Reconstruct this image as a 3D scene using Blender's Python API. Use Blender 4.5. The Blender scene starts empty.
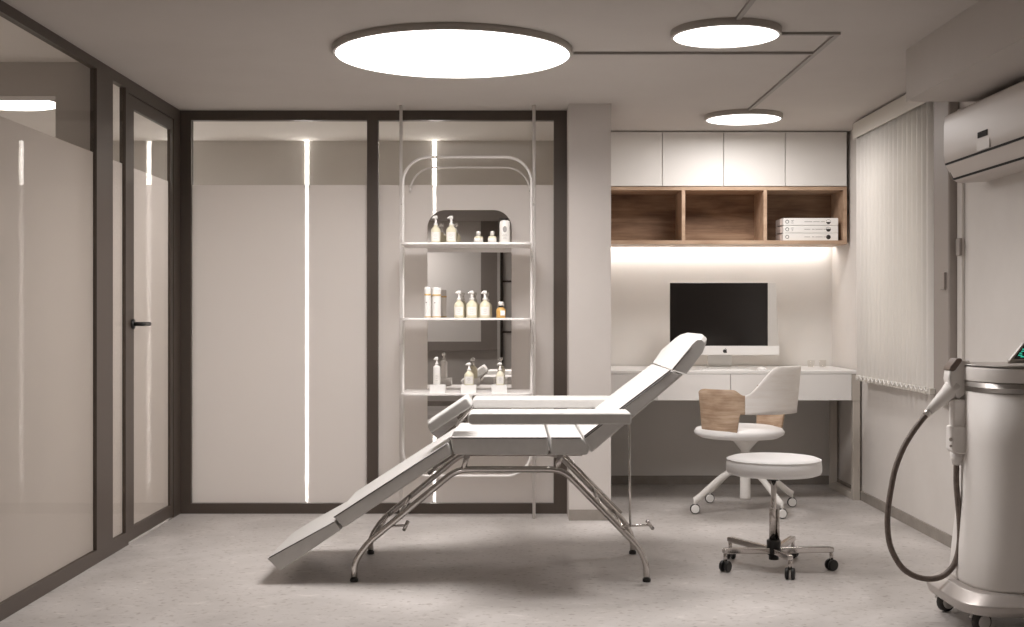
import bpy, bmesh, math, random
from mathutils import Vector, Matrix
PI = math.pi
random.seed(7)
scn = bpy.context.scene
COL = scn.collection
F, CZ, HY, CX = 1250.0, 1.232, 315.0, 512.0     # focal length in pixels, eye height, horizon row, centre column
H = 2.50                                        # ceiling height

def wx(px, Y): return (px - CX) * Y / F
def wz(py, Y): return CZ - (py - HY) * Y / F
def P(px, py, Y): return Vector((wx(px, Y), Y, wz(py, Y)))

# ------------------------------------------------------------------ materials
def mat(name, color, rough=.5, metal=0, spec=.5, coat=0, emit=None, estr=0):
    m = bpy.data.materials.new(name); m.use_nodes = True
    b = m.node_tree.nodes['Principled BSDF']
    b.inputs['Base Color'].default_value = (*color, 1)
    b.inputs['Roughness'].default_value = rough
    b.inputs['Metallic'].default_value = metal
    b.inputs['Specular IOR Level'].default_value = spec
    b.inputs['Coat Weight'].default_value = coat
    b.inputs['Coat Roughness'].default_value = .06
    if emit:
        b.inputs['Emission Color'].default_value = (*emit, 1)
        b.inputs['Emission Strength'].default_value = estr
    return m

def nt(m):
    return m.node_tree.nodes, m.node_tree.links, m.node_tree.nodes['Principled BSDF']

def noise_mat(name, c1, c2, scale=6, detail=6, stretch=(1, 1, 1), rough=.5, spec=.5, bump=0, pos=(.35, .65), coat=0):
    m = mat(name, c1, rough, spec=spec, coat=coat)
    n, l, b = nt(m)
    tc = n.new('ShaderNodeTexCoord'); mp = n.new('ShaderNodeMapping'); mp.inputs['Scale'].default_value = stretch
    ns = n.new('ShaderNodeTexNoise'); ns.inputs['Scale'].default_value = scale; ns.inputs['Detail'].default_value = detail
    ns.inputs['Roughness'].default_value = .6
    rp = n.new('ShaderNodeValToRGB'); rp.color_ramp.elements[0].color = (*c1, 1); rp.color_ramp.elements[1].color = (*c2, 1)
    rp.color_ramp.elements[0].position, rp.color_ramp.elements[1].position = pos
    l.new(tc.outputs['Object'], mp.inputs[0]); l.new(mp.outputs[0], ns.inputs[0]); l.new(ns.outputs[0], rp.inputs[0])
    l.new(rp.outputs[0], b.inputs['Base Color'])
    if bump:
        bp = n.new('ShaderNodeBump'); bp.inputs['Strength'].default_value = bump; bp.inputs['Distance'].default_value = .002
        l.new(ns.outputs[0], bp.inputs['Height']); l.new(bp.outputs[0], b.inputs['Normal'])
    return m

def wood_mat(name, c1, c2, c3, axis='X', scale=1.0, patch=.55):
    m = mat(name, c1, .45, spec=.35)
    n, l, b = nt(m)
    tc = n.new('ShaderNodeTexCoord'); mp = n.new('ShaderNodeMapping')
    s = [9, 9, 9]
    for a_ in axis: s['XYZ'.index(a_)] = .9
    mp.inputs['Scale'].default_value = [v * scale for v in s]
    ns = n.new('ShaderNodeTexNoise'); ns.inputs['Scale'].default_value = 2.2; ns.inputs['Detail'].default_value = 8; ns.inputs['Roughness'].default_value = .62
    ns.inputs['Distortion'].default_value = .35
    rp = n.new('ShaderNodeValToRGB'); e = rp.color_ramp.elements
    e[0].position = .3; e[0].color = (*c1, 1); e[1].position = .72; e[1].color = (*c3, 1)
    k = e.new(.5); k.color = (*c2, 1)
    l.new(tc.outputs['Object'], mp.inputs[0]); l.new(mp.outputs[0], ns.inputs[0]); l.new(ns.outputs[0], rp.inputs[0])
    # knots and broad patches of darker heartwood
    mp2 = n.new('ShaderNodeMapping'); s2 = [5, 5, 5]
    for a_ in axis: s2['XYZ'.index(a_)] = 2.4
    mp2.inputs['Scale'].default_value = [v * scale for v in s2]
    n2 = n.new('ShaderNodeTexNoise'); n2.inputs['Scale'].default_value = 1.1; n2.inputs['Detail'].default_value = 3
    r2 = n.new('ShaderNodeValToRGB'); r2.color_ramp.elements[0].position = .35; r2.color_ramp.elements[0].color = (.55, .48, .44, 1)
    r2.color_ramp.elements[1].position = .62; r2.color_ramp.elements[1].color = (1, 1, 1, 1)
    mx = n.new('ShaderNodeMixRGB'); mx.blend_type = 'MULTIPLY'; mx.inputs[0].default_value = patch
    l.new(tc.outputs['Object'], mp2.inputs[0]); l.new(mp2.outputs[0], n2.inputs[0]); l.new(n2.outputs[0], r2.inputs[0])
    l.new(rp.outputs[0], mx.inputs[1]); l.new(r2.outputs[0], mx.inputs[2]); l.new(mx.outputs[0], b.inputs['Base Color'])
    return m

def glass_mat(name, tint=(.93, .92, .90), ior=1.5, rough=0.0, boost=1.0):
    m = bpy.data.materials.new(name); m.use_nodes = True
    n, l = m.node_tree.nodes, m.node_tree.links
    n.clear()
    o = n.new('ShaderNodeOutputMaterial'); t = n.new('ShaderNodeBsdfTransparent'); t.inputs[0].default_value = (*tint, 1)
    g = n.new('ShaderNodeBsdfGlossy'); g.inputs['Roughness'].default_value = rough; g.inputs['Color'].default_value = (boost, boost, boost, 1)
    fr = n.new('ShaderNodeFresnel')
    ge = n.new('ShaderNodeNewGeometry'); mr = n.new('ShaderNodeMapRange')       # the same ratio on both faces of the pane
    mr.inputs[3].default_value = ior; mr.inputs[4].default_value = 1 / ior
    l.new(ge.outputs['Backfacing'], mr.inputs[0]); l.new(mr.outputs[0], fr.inputs[0])
    mx = n.new('ShaderNodeMixShader')
    l.new(fr.outputs[0], mx.inputs[0]); l.new(t.outputs[0], mx.inputs[1]); l.new(g.outputs[0], mx.inputs[2]); l.new(mx.outputs[0], o.inputs[0])
    return m

def film_mat(name, color, transp=.08, trans=.4, rough=.4):
    m = mat(name, color, rough, spec=.4)
    n, l, b = nt(m)
    o = n['Material Output']
    tl = n.new('ShaderNodeBsdfTranslucent'); tl.inputs[0].default_value = (*color, 1)
    tr = n.new('ShaderNodeBsdfTransparent')
    m1 = n.new('ShaderNodeMixShader'); m1.inputs[0].default_value = trans
    m2 = n.new('ShaderNodeMixShader'); m2.inputs[0].default_value = transp
    l.new(b.outputs[0], m1.inputs[1]); l.new(tl.outputs[0], m1.inputs[2])
    l.new(m1.outputs[0], m2.inputs[1]); l.new(tr.outputs[0], m2.inputs[2]); l.new(m2.outputs[0], o.inputs[0])
    return m

def emit_mat(name, color, s):
    m = bpy.data.materials.new(name); m.use_nodes = True
    n, l = m.node_tree.nodes, m.node_tree.links
    n.clear()
    o = n.new('ShaderNodeOutputMaterial'); e = n.new('ShaderNodeEmission')
    e.inputs[0].default_value = (*color, 1); e.inputs[1].default_value = s
    l.new(e.outputs[0], o.inputs[0])
    return m

WARM = (1.0, .950, .926)
M = {}
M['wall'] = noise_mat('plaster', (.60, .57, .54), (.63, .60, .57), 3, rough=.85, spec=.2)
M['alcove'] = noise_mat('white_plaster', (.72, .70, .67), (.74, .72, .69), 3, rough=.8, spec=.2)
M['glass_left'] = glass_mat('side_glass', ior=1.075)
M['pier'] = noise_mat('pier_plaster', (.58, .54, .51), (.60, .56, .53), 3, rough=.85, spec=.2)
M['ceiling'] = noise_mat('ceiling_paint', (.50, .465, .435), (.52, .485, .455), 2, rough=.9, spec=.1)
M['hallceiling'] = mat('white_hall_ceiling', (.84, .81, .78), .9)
M['frame'] = mat('dark_aluminium', (.075, .058, .047), .42, spec=.4)
M['frame_side'] = M['frame']
M['base'] = noise_mat('grey_skirting', (.24, .215, .19), (.30, .27, .24), 8, rough=.6)
M['glass'] = glass_mat('clear_glass')
M['glass_back'] = glass_mat('low_reflection_glass', ior=1.12)
M['film'] = film_mat('frosted_film', (.86, .815, .79), .12, .42, .35)
M['film_left'] = film_mat('frosted_film_side', (.72, .675, .655), .015, .42, .5)
M['leather'] = noise_mat('pale_leather', (.53, .518, .50), (.56, .548, .53), 30, rough=.48, spec=.45, bump=.05)
M['leather_side'] = noise_mat('grey_leather', (.40, .375, .345), (.42, .395, .365), 30, rough=.5, spec=.4, bump=.05)
M['stool_leather'] = mat('white_leather', (.86, .85, .84), .45)
M['piping'] = mat('dark_piping', (.10, .09, .085), .5)
M['chrome'] = mat('chrome', (.62, .59, .565), .15, metal=1)
M['black'] = mat('black_plastic', (.015, .014, .013), .4)
M['white'] = mat('white_lacquer', (.88, .87, .855), .28, coat=.3)
M['white_matt'] = mat('white_laminate', (.76, .74, .71), .5)
M['rackwhite'] = mat('white_powder_coat', (.80, .77, .745), .4)
M['chairwhite'] = mat('white_chair_metal', (.76, .74, .71), .4)
M['taupe'] = mat('taupe_metal', (.52, .48, .43), .45)
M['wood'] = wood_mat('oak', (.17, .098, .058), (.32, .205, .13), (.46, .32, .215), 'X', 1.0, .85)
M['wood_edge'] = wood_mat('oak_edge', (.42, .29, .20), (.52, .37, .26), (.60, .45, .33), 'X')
M['chairwood'] = wood_mat('chair_oak', (.40, .27, .18), (.52, .38, .27), (.64, .50, .38), 'XY', 3.2)
M['chairwood_glare'] = wood_mat('chair_oak_glare', (.84, .80, .76), (.88, .85, .82), (.91, .89, .87), 'XY', 2.5, .08)  # near-white wood: glare on the chair back put into its colour
M['mirror'] = mat('mirror', (.80, .78, .76), .01, metal=1)
M['lamp'] = emit_mat('lamp_diffuser', WARM, 3.5)
M['lamp_small'] = emit_mat('small_lamp_diffuser', WARM, 2.5)
M['led'] = emit_mat('led_strip', (1, .955, .92), 17.0)
M['led_shelf'] = emit_mat('led_shelf_strip', (1, .955, .92), 13.0)
M['lamp_ring'] = mat('grey_lamp_ring', (.42, .385, .35), .5)
M['track'] = mat('grey_track', (.28, .255, .235), .5)
M['screen'] = mat('dark_screen', (.012, .010, .009), .08)
M['ac'] = mat('air_conditioner_plastic', (.52, .475, .44), .4)
M['ac_dark'] = mat('dark_slot', (.015, .013, .012), .8)
M['machine'] = mat('machine_plastic', (.72, .69, .66), .5)
M['machine_grey'] = mat('machine_grey_plastic', (.42, .385, .35), .35)
M['steel'] = mat('brushed_steel', (.66, .63, .60), .36, metal=1)
M['base_metal'] = mat('satin_base', (.50, .465, .44), .38, metal=.55)
M['hose'] = noise_mat('ribbed_hose', (.11, .085, .07), (.16, .125, .105), 60, rough=.55, stretch=(1, 1, 1))
M['tip'] = mat('brown_tip', (.13, .095, .075), .35)
M['rubber'] = mat('dark_rubber', (.035, .03, .027), .6)
M['wheel'] = mat('wheel_grey', (.72, .69, .66), .4)
M['blind'] = film_mat('blind_fabric', (.86, .84, .81), 0.0, .45, .7)
M['valance'] = mat('blind_valance', (.60, .57, .52), .5)
M['trimgrey'] = mat('window_trim_taupe', (.30, .265, .24), .5)
M['trimlight'] = mat('window_trim_light', (.66, .63, .59), .5)
M['night'] = mat('outside_dusk', (.10, .10, .11), .9)
M['label'] = mat('label_white', (.80, .78, .74), .5)
M['gold'] = mat('gold_band', (.62, .42, .16), .35)
M['amber'] = mat('amber_glass', (.60, .36, .12), .15)
M['clearplastic'] = mat('cream_plastic', (.74, .70, .56), .25)
M['porcelain'] = mat('white_block', (.80, .79, .77), .45)
M['cream'] = mat('cream_bottle', (.70, .66, .50), .3)
M['bottlewhite'] = mat('white_bottle', (.78, .765, .74), .35)
M['ink'] = mat('dark_ink', (.03, .028, .026), .6)
M['greyink'] = mat('grey_ink', (.33, .32, .31), .6)
M['green'] = mat('green_pixels', (.02, .3, .2), .5, emit=(.05, .75, .5), estr=.6)
M['binder'] = mat('binder_white', (.88, .875, .85), .45)
M['paper'] = mat('binder_side', (.50, .42, .38), .7)
M['keys'] = mat('keyboard_white', (.85, .84, .82), .4)
M['alu'] = mat('pale_aluminium', (.66, .64, .61), .35, metal=.3)

def floor_mat():
    m = mat('pale_concrete_vinyl', (.4, .36, .33), .42, spec=.35)
    n, l, b = nt(m)
    tc = n.new('ShaderNodeTexCoord')
    def noise(scale, detail, st, dist=0):
        mp = n.new('ShaderNodeMapping'); mp.inputs['Scale'].default_value = st
        ns = n.new('ShaderNodeTexNoise'); ns.inputs['Scale'].default_value = scale; ns.inputs['Detail'].default_value = detail
        ns.inputs['Distortion'].default_value = dist
        l.new(tc.outputs['Object'], mp.inputs[0]); l.new(mp.outputs[0], ns.inputs[0]); return ns
    a = noise(1.6, 9, (1, 1, 1), .6)
    rp = n.new('ShaderNodeValToRGB'); e = rp.color_ramp.elements
    e[0].position = .32; e[0].color = (.38, .355, .335, 1); e[1].position = .68; e[1].color = (.56, .53, .51, 1)
    l.new(a.outputs[0], rp.inputs[0])
    c = noise(48, 4, (.7, .8, 1), .3)          # little chips and flecks
    r2 = n.new('ShaderNodeValToRGB'); e = r2.color_ramp.elements
    e[0].position = .30; e[0].color = (.66, .63, .60, 1); e[1].position = .42; e[1].color = (1, 1, 1, 1)
    l.new(c.outputs[0], r2.inputs[0])
    d = noise(16, 6, (.7, 1, 1), .8)
    r3 = n.new('ShaderNodeValToRGB'); e = r3.color_ramp.elements
    e[0].position = .60; e[0].color = (1, 1, 1, 1); e[1].position = .74; e[1].color = (1.2, 1.2, 1.2, 1)
    l.new(d.outputs[0], r3.inputs[0])
    m1 = n.new('ShaderNodeMixRGB'); m1.blend_type = 'MULTIPLY'; m1.inputs[0].default_value = 1
    m2 = n.new('ShaderNodeMixRGB'); m2.blend_type = 'MULTIPLY'; m2.inputs[0].default_value = 1
    l.new(rp.outputs[0], m1.inputs[1]); l.new(r2.outputs[0], m1.inputs[2])
    l.new(m1.outputs[0], m2.inputs[1]); l.new(r3.outputs[0], m2.inputs[2]); l.new(m2.outputs[0], b.inputs['Base Color'])
    bp = n.new('ShaderNodeBump'); bp.inputs['Strength'].default_value = .15; bp.inputs['Distance'].default_value = .003
    l.new(a.outputs[0], bp.inputs['Height']); l.new(bp.outputs[0], b.inputs['Normal'])
    return m
M['floor'] = floor_mat()
M['hallfloor'] = mat('polished_hall_floor', (.55, .51, .48), .06, coat=.6)

# ------------------------------------------------------------------ objects
def empty(name, loc, label, cat, group=None):
    o = bpy.data.objects.new(name, None); COL.objects.link(o); o.location = loc
    o['label'] = label; o['category'] = cat
    if group: o['group'] = group
    return o

def link(name, bm, m, parent=None, smooth=False, label=None, bevel=0, wn=False):
    """bm holds world coordinates; the mesh is stored relative to its thing's base"""
    root = parent
    off = Vector((0, 0, 0))
    while root is not None:
        off += root.location; root = root.parent
    me = bpy.data.meshes.new(name)
    bmesh.ops.recalc_face_normals(bm, faces=bm.faces)
    if parent is not None:
        bmesh.ops.translate(bm, verts=bm.verts, vec=-off)
    bm.to_mesh(me); bm.free()
    if parent is None:      # origin at the base of its own box
        xs = [v.co for v in me.vertices]
        c = Vector(((min(v.x for v in xs) + max(v.x for v in xs)) / 2, (min(v.y for v in xs) + max(v.y for v in xs)) / 2, min(v.z for v in xs)))
        me.transform(Matrix.Translation(-c))
    o = bpy.data.objects.new(name, me); COL.objects.link(o)
    if parent is None: o.location = c
    else: o.parent = parent
    me.materials.append(m)
    if smooth:
        for p in me.polygons: p.use_smooth = True
    if bevel:
        b = o.modifiers.new('bevel', 'BEVEL'); b.width = bevel; b.segments = 3; b.limit_method = 'ANGLE'; b.angle_limit = math.radians(35)
    if bevel or wn:
        for p in me.polygons: p.use_smooth = True
        w = o.modifiers.new('wn', 'WEIGHTED_NORMAL'); w.keep_sharp = True
    if label: o['label'] = label
    return o

def tag(o, label, cat, group=None):
    o['label'] = label; o['category'] = cat
    if group: o['group'] = group
    return o

def struct(name, bm, m, parent=None, **k):
    o = link(name, bm, m, parent, **k); o['kind'] = 'structure'; return o

def box(bm, x0, x1, y0, y1, z0, z1):
    if x0 > x1: x0, x1 = x1, x0
    if y0 > y1: y0, y1 = y1, y0
    if z0 > z1: z0, z1 = z1, z0
    v = [bm.verts.new(c) for c in ((x0, y0, z0), (x1, y0, z0), (x1, y1, z0), (x0, y1, z0), (x0, y0, z1), (x1, y0, z1), (x1, y1, z1), (x0, y1, z1))]
    for f in ((0, 3, 2, 1), (4, 5, 6, 7), (0, 1, 5, 4), (1, 2, 6, 5), (2, 3, 7, 6), (3, 0, 4, 7)):
        bm.faces.new([v[i] for i in f])
    return bm
def BX(*a): return box(bmesh.new(), *a)

def prism(bm, pts, axis, a, b):
    """pts: 2D polygon; extruded along axis ('x','y','z') from a to b"""
    def mk(p, t):
        return {'x': (t, p[0], p[1]), 'y': (p[0], t, p[1]), 'z': (p[0], p[1], t)}[axis]
    A = [bm.verts.new(mk(p, a)) for p in pts]; B = [bm.verts.new(mk(p, b)) for p in pts]
    bm.faces.new(A[::-1]); bm.faces.new(B)
    n = len(pts)
    for i in range(n): bm.faces.new((A[i], A[(i + 1) % n], B[(i + 1) % n], B[i]))
    return bm

def tube(bm, pts, r, seg=12, closed=False, cap=True, flat=1.0, up=None):
    pts = [Vector(p) for p in pts]; n = len(pts)
    R = r if isinstance(r, (list, tuple)) else [r] * n
    tan = []
    for i in range(n):
        if closed: t = pts[(i + 1) % n] - pts[i - 1]
        else: t = pts[min(i + 1, n - 1)] - pts[max(i - 1, 0)]
        tan.append(t.normalized())
    u = Vector(up) if up else Vector((0, 0, 1))
    if abs(tan[0].dot(u)) > .95: u = Vector((0, 1, 0))
    u = (u - tan[0] * u.dot(tan[0])).normalized()
    rings = []
    for i in range(n):
        u = (u - tan[i] * u.dot(tan[i])).normalized()
        w = tan[i].cross(u)
        rings.append([bm.verts.new(pts[i] + (u * math.cos(2 * PI * k / seg) + w * flat * math.sin(2 * PI * k / seg)) * R[i]) for k in range(seg)])
    for i in range(n if closed else n - 1):
        a, b = rings[i], rings[(i + 1) % n]
        for k in range(seg): bm.faces.new((a[k], a[(k + 1) % seg], b[(k + 1) % seg], b[k]))
    if cap and not closed:
        bm.faces.new(rings[0][::-1]); bm.faces.new(rings[-1])
    return bm
def TB(*a, **k): return tube(bmesh.new(), *a, **k)

def fillet(pts, r, seg=6):
    """round the inner corners of a polyline; r may be a list (one per inner corner)"""
    pts = [Vector(p) for p in pts]; out = [pts[0]]
    for i in range(1, len(pts) - 1):
        rr = r[i - 1] if isinstance(r, (list, tuple)) else r
        a, p, b = pts[i - 1], pts[i], pts[i + 1]
        da, db = (a - p), (b - p)
        d = min(rr, da.length * .49, db.length * .49)
        s, e = p + da.normalized() * d, p + db.normalized() * d
        for k in range(seg + 1):
            t = k / seg
            out.append(s * (1 - t) ** 2 + p * 2 * t * (1 - t) + e * t * t)
    out.append(pts[-1]); return out

def lathe(bm, c, prof, seg=20, sx=1, sy=1):
    """prof: list of (radius, z) around a vertical axis at c"""
    rings = []
    for r, z in prof:
        rings.append([bm.verts.new((c[0] + math.cos(2 * PI * k / seg) * r * sx, c[1] + math.sin(2 * PI * k / seg) * r * sy, c[2] + z)) for k in range(seg)])
    for a, b in zip(rings, rings[1:]):
        for k in range(seg): bm.faces.new((a[k], a[(k + 1) % seg], b[(k + 1) % seg], b[k]))
    bm.faces.new(rings[0][::-1]); bm.faces.new(rings[-1])
    return bm
def LT(*a, **k): return lathe(bmesh.new(), *a, **k)

def rrect(x0, x1, z0, z1, r, seg=6):
    """rounded rectangle outline, r = (bl, br, tr, tl)"""
    out = []
    for (cx, cz, a0, rr) in ((x0 + r[0], z0 + r[0], PI, r[0]), (x1 - r[1], z0 + r[1], 1.5 * PI, r[1]), (x1 - r[2], z1 - r[2], 0, r[2]), (x0 + r[3], z1 - r[3], .5 * PI, r[3])):
        for k in range(seg + 1):
            a = a0 + .5 * PI * k / seg
            out.append((cx + rr * math.cos(a), cz + rr * math.sin(a)))
    return out

def sphere(bm, c, r, seg=14, s=(1, 1, 1)):
    d = bmesh.ops.create_uvsphere(bm, u_segments=seg, v_segments=seg // 2 + 2, radius=r)
    for v in d['verts']: v.co = Vector((v.co.x * s[0], v.co.y * s[1], v.co.z * s[2])) + Vector(c)
    return bm

def wheel(bm, c, ax, r, w, seg=18, bev=.25):
    """disc wheel centred at c with horizontal axle direction ax"""
    ax = Vector(ax).normalized(); c = Vector(c); u = Vector((0, 0, 1)); v = ax.cross(u)
    e = w * bev; rings = []
    for (t, rr) in ((-w / 2, r - e), (-w / 2 + e, r), (w / 2 - e, r), (w / 2, r - e)):
        rings.append([bm.verts.new(c + ax * t + (u * math.sin(2 * PI * k / seg) + v * math.cos(2 * PI * k / seg)) * rr) for k in range(seg)])
    for a, b in zip(rings, rings[1:]):
        for k in range(seg): bm.faces.new((a[k], a[(k + 1) % seg], b[(k + 1) % seg], b[k]))
    bm.faces.new(rings[0][::-1]); bm.faces.new(rings[-1])
    return bm

# ------------------------------------------------------------------ the setting
XL, XR, YP, YB, YN = -2.056, 2.33, 7.75, 9.10, -1.5
XO = -4.6
PX0, PX1 = .341, .594        # the pier between glazing and desk recess
struct('floor', BX(XL, XR, YN, YB, -.08, 0), M['floor'])
struct('floor_hall', box(BX(XO, XL - .001, YN, YB, -.08, -.001), XL + .001, PX0 - .001, YP + .07, YB, -.0795, .002), M['hallfloor'])
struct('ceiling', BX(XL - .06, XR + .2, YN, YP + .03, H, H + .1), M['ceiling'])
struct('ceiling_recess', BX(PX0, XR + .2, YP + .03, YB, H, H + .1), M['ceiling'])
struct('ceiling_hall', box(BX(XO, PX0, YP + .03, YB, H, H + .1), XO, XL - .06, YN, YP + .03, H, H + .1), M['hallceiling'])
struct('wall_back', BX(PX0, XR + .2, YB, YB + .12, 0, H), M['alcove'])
struct('wall_back_hall', BX(XO, PX0, YB, YB + .12, 0, H), M['alcove'])
struct('wall_rear_main', BX(XO, XR + .2, YN - .12, YN, 0, H), M['wall'])
struct('wall_left', BX(XO - .12, XO, YN, YB, 0, H), M['wall'])
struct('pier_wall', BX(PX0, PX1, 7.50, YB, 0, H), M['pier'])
# right wall with window opening
WY0, WY1, WZ0, WZ1 = 6.86, 7.98, .95, 2.38
bm = BX(XR, XR + .2, YN, WY0, 0, H); box(bm, XR, XR + .2, WY1, YB, 0, H); box(bm, XR, XR + .2, WY0, WY1, 0, WZ0); box(bm, XR, XR + .2, WY0, WY1, WZ1, H)
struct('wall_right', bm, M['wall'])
w1 = struct('window_1', BX(XR + .09, XR + .10, WY0, WY1, WZ0, WZ1), M['glass'])
bm = BX(XR + .06, XR + .14, WY0, WY0 + .05, WZ0, WZ1); box(bm, XR + .06, XR + .14, WY1 - .05, WY1, WZ0, WZ1)
box(bm, XR + .06, XR + .14, WY0, WY1, WZ0, WZ0 + .05); box(bm, XR + .06, XR + .14, WY0, WY1, WZ1 - .05, WZ1); box(bm, XR + .06, XR + .14, 7.4, 7.44, WZ0, WZ1)
struct('window_frame', bm, M['trimlight'], w1)
# beam along the right wall
struct('beam', BX(1.885, XR, YN, 5.98, 2.253, H), M['ceiling'])
# boxed pipe casing on the right wall beside the window, with its small clips
struct('trim_1', BX(2.27, XR, 6.50, 6.74, 0.76, H), M['trimgrey'], bevel=.012)
struct('trim_2', BX(2.312, XR, 6.43, 6.495, .9, 2.3), M['trimlight'], bevel=.004)
for nm, px, py, Y, X in (('window_hinge', 947.5, 281, 6.56, 2.262), ('window_hinge', 955.3, 247, 6.45, 2.304)):
    o = link(nm, BX(X - .006, X + .01, Y - .03, Y + .03, wz(py, Y) - .045, wz(py, Y) + .045), M['trimgrey'], bevel=.004)
    tag(o, 'small grey clip on the light strip of the window side' if X > 2.28 else 'small grey clip on the taupe casing beside the vertical blind', 'clip')
# baseboards
struct('baseboard_right', BX(XR - .012, XR, YN, YB - .012, 0, .063), M['base'])
struct('baseboard_back', BX(PX1, XR - .012, YB - .012, YB, 0, .063), M['base'])
bm = BX(PX0, PX1 + .01, 7.49, 7.50, 0, .065); box(bm, PX1, PX1 + .01, 7.50, YB - .012, 0, .065)
struct('baseboard_pier', bm, M['base'])

def sheet(ax, p, a0, a1, z0, z1):
    bm = bmesh.new()
    c = [(a0, z0), (a1, z0), (a1, z1), (a0, z1)]
    bm.faces.new([bm.verts.new((p, a, z) if ax == 'x' else (a, p, z)) for a, z in c]); return bm
# glazed partition at the back (two bays)
def bay(n, x0, x1, z0=.063, z1=2.441, zf=2.04):
    w = struct('window_%d' % n, BX(x0, x1, YP + .028, YP + .036, z0, z1), M['glass_back'])
    struct('frosted_film', sheet('y', YP + .0225, x0 + .002, x1 - .002, z0 + .002, zf), M['film'], w)
    return w
bay(2, -1.99, -.899); bay(3, -.831, .26)
bm = BX(XL, -1.99, YP, YP + .06, 0, H); box(bm, -.899, -.831, YP, YP + .06, .063, 2.441); box(bm, .26, PX0, YP, YP + .06, 0, H)
box(bm, -1.99, .26, YP, YP + .06, 2.441, H); box(bm, -1.99, .26, YP, YP + .06, 0, .063)
struct('trim_3', bm, M['frame'])
# glazed partition on the left: fixed panes, narrow light, door
FX0, FX1, GX = XL - .034, XL, XL - .008
def lpane(n, y0, y1, z0, z1, zf=2.038):
    w = struct('window_%d' % n, BX(GX - .008, GX, y0, y1, z0, z1), M['glass_left'])
    struct('frosted_film', sheet('x', GX - .0105, y0 + .002, y1 - .002, z0 + .002, zf), M['film_left'], w)
    return w
lpane(4, 3.40, 6.19, .066, 2.453); lpane(5, YN, 3.32, .066, 2.453); lpane(6, 6.44, 6.655, .072, 2.443)
bm = bmesh.new()
for y0, y1, zb, zt in ((3.32, 3.40, 0, H), (6.19, 6.44, 0, H), (6.655, 6.70, .0, H), (7.60, YP, 0, H)):
    box(bm, FX0, FX1, y0, y1, zb, zt)
for y0, y1, z0, z1 in ((YN, 3.32, .066, 2.453), (3.40, 6.19, .066, 2.453), (6.44, 6.655, .072, 2.443), (6.70, 7.60, .012, 2.425)):
    if y0 != 6.70: box(bm, FX0, FX1, y0, y1, 0, z0)
    box(bm, FX0, FX1, y0, y1, z1, H)
struct('trim_4', bm, M['frame'])
door = struct('door_1', BX(GX - .008, GX, 6.81, 7.54, .083, 2.351), M['glass_left'])
struct('frosted_film', sheet('x', GX - .0105, 6.812, 7.538, .085, 2.038), M['film_left'], door)
bm = BX(FX0 + .01, FX1 - .004, 6.705, 6.81, .012, 2.42); box(bm, FX0 + .01, FX1 - .004, 7.54, 7.595, .012, 2.42)
box(bm, FX0 + .01, FX1 - .004, 6.81, 7.54, .012, .083); box(bm, FX0 + .01, FX1 - .004, 6.81, 7.54, 2.351, 2.42)
struct('door_frame', bm, M['frame'], door)
hz = 1.183
bm = TB([(FX1 - .006, 6.78, hz), (FX1 + .008, 6.78, hz)], .026, 16)
tube(bm, fillet([(FX1, 6.78, hz), (FX1 + .055, 6.78, hz), (FX1 + .055, 6.90, hz)], .012, 4), .0115, 12)
o = struct('door_handle', bm, M['black'], door, smooth=True)

# hall beyond the left glazing: short wall with a header
bm = BX(-2.29, FX0 - .001, 6.27, 6.40, 0, H); box(bm, XO, -2.29, 6.27, 6.40, 2.33, H); box(bm, XO, -3.55, 6.27, 6.40, 0, 2.33)
struct('wall_hall', bm, M['wall'])

# ------------------------------------------------------------------ ceiling lamps and tracks
def lamp(X, Y, r, label, m, watts=10, spread=140):
    t = empty('ceiling_lamp', (X, Y, H - .03), label, 'lamp')
    bm = bmesh.new(); seg = 96
    prof = [(r - .004, -.001), (r + .006, -.001), (r + .008, .002), (r + .008, .03), (r - .004, .03)]
    rings = []
    for rr, z in prof: rings.append([bm.verts.new((X + rr * math.cos(2 * PI * k / seg), Y + rr * math.sin(2 * PI * k / seg), H - .03 + z)) for k in range(seg)])
    for i in range(len(prof)):
        a, b = rings[i], rings[(i + 1) % len(prof)]
        for k in range(seg): bm.faces.new((a[k], a[(k + 1) % seg], b[(k + 1) % seg], b[k]))
    link('lamp_ring', bm, M['lamp_ring'], t, wn=True)
    link('diffuser', LT((X, Y, H - .028), [(r - .004, 0), (r - .004, .02)], 96), m, t)
    L = bpy.data.lights.new('lamp_light', 'AREA'); L.shape = 'DISK'; L.size = 2 * (r - .02); L.energy = watts; L.color = WARM; L.spread = math.radians(spread)
    o = bpy.data.objects.new('lamp_light', L); COL.objects.link(o); o.parent = t; o.location = (0, 0, -.004)
    return t
lamp(-.283, 5.98, .562, 'large round flush ceiling lamp above the treatment bed', M['lamp'], 33, 160)
lamp(.953, 5.57, .236, 'small round ceiling lamp nearer the camera, beside the large one', M['lamp_small'], 6.5, 120)
lamp(1.469, 7.93, .237, 'small round ceiling lamp just in front of the white wall cabinets', M['lamp_small'], 11, 178)
lamp(-2.95, 7.30, .30, 'round ceiling lamp in the hall seen through the upper left glass', M['lamp_small'], 18, 175)
lamp(-3.5, 3.9, .40, 'unseen round lamp added to light the side room beyond the left glazing', M['lamp_small'], 5, 170)  # added out of frame to brighten the side room
lamp(-1.45, -.70, .26, 'round lamp added behind the viewer to light the mirrored rear wall', M['lamp_small'], 13, 170)  # added out of view so the rear wall reads in the mirror
def track(x0, x1, y0, y1, label):
    tag(link('ceiling_track', BX(x0, x1, y0, y1, H - .012, H), M['track']), label, 'track', 'thin tracks linking the ceiling lamps')
track(.296, 1.45, 6.018, 6.040, 'thin grey track running sideways from the large round lamp')
track(1.205, 1.45, 5.598, 5.620, 'short grey track from the small near lamp to the long track')
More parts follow.
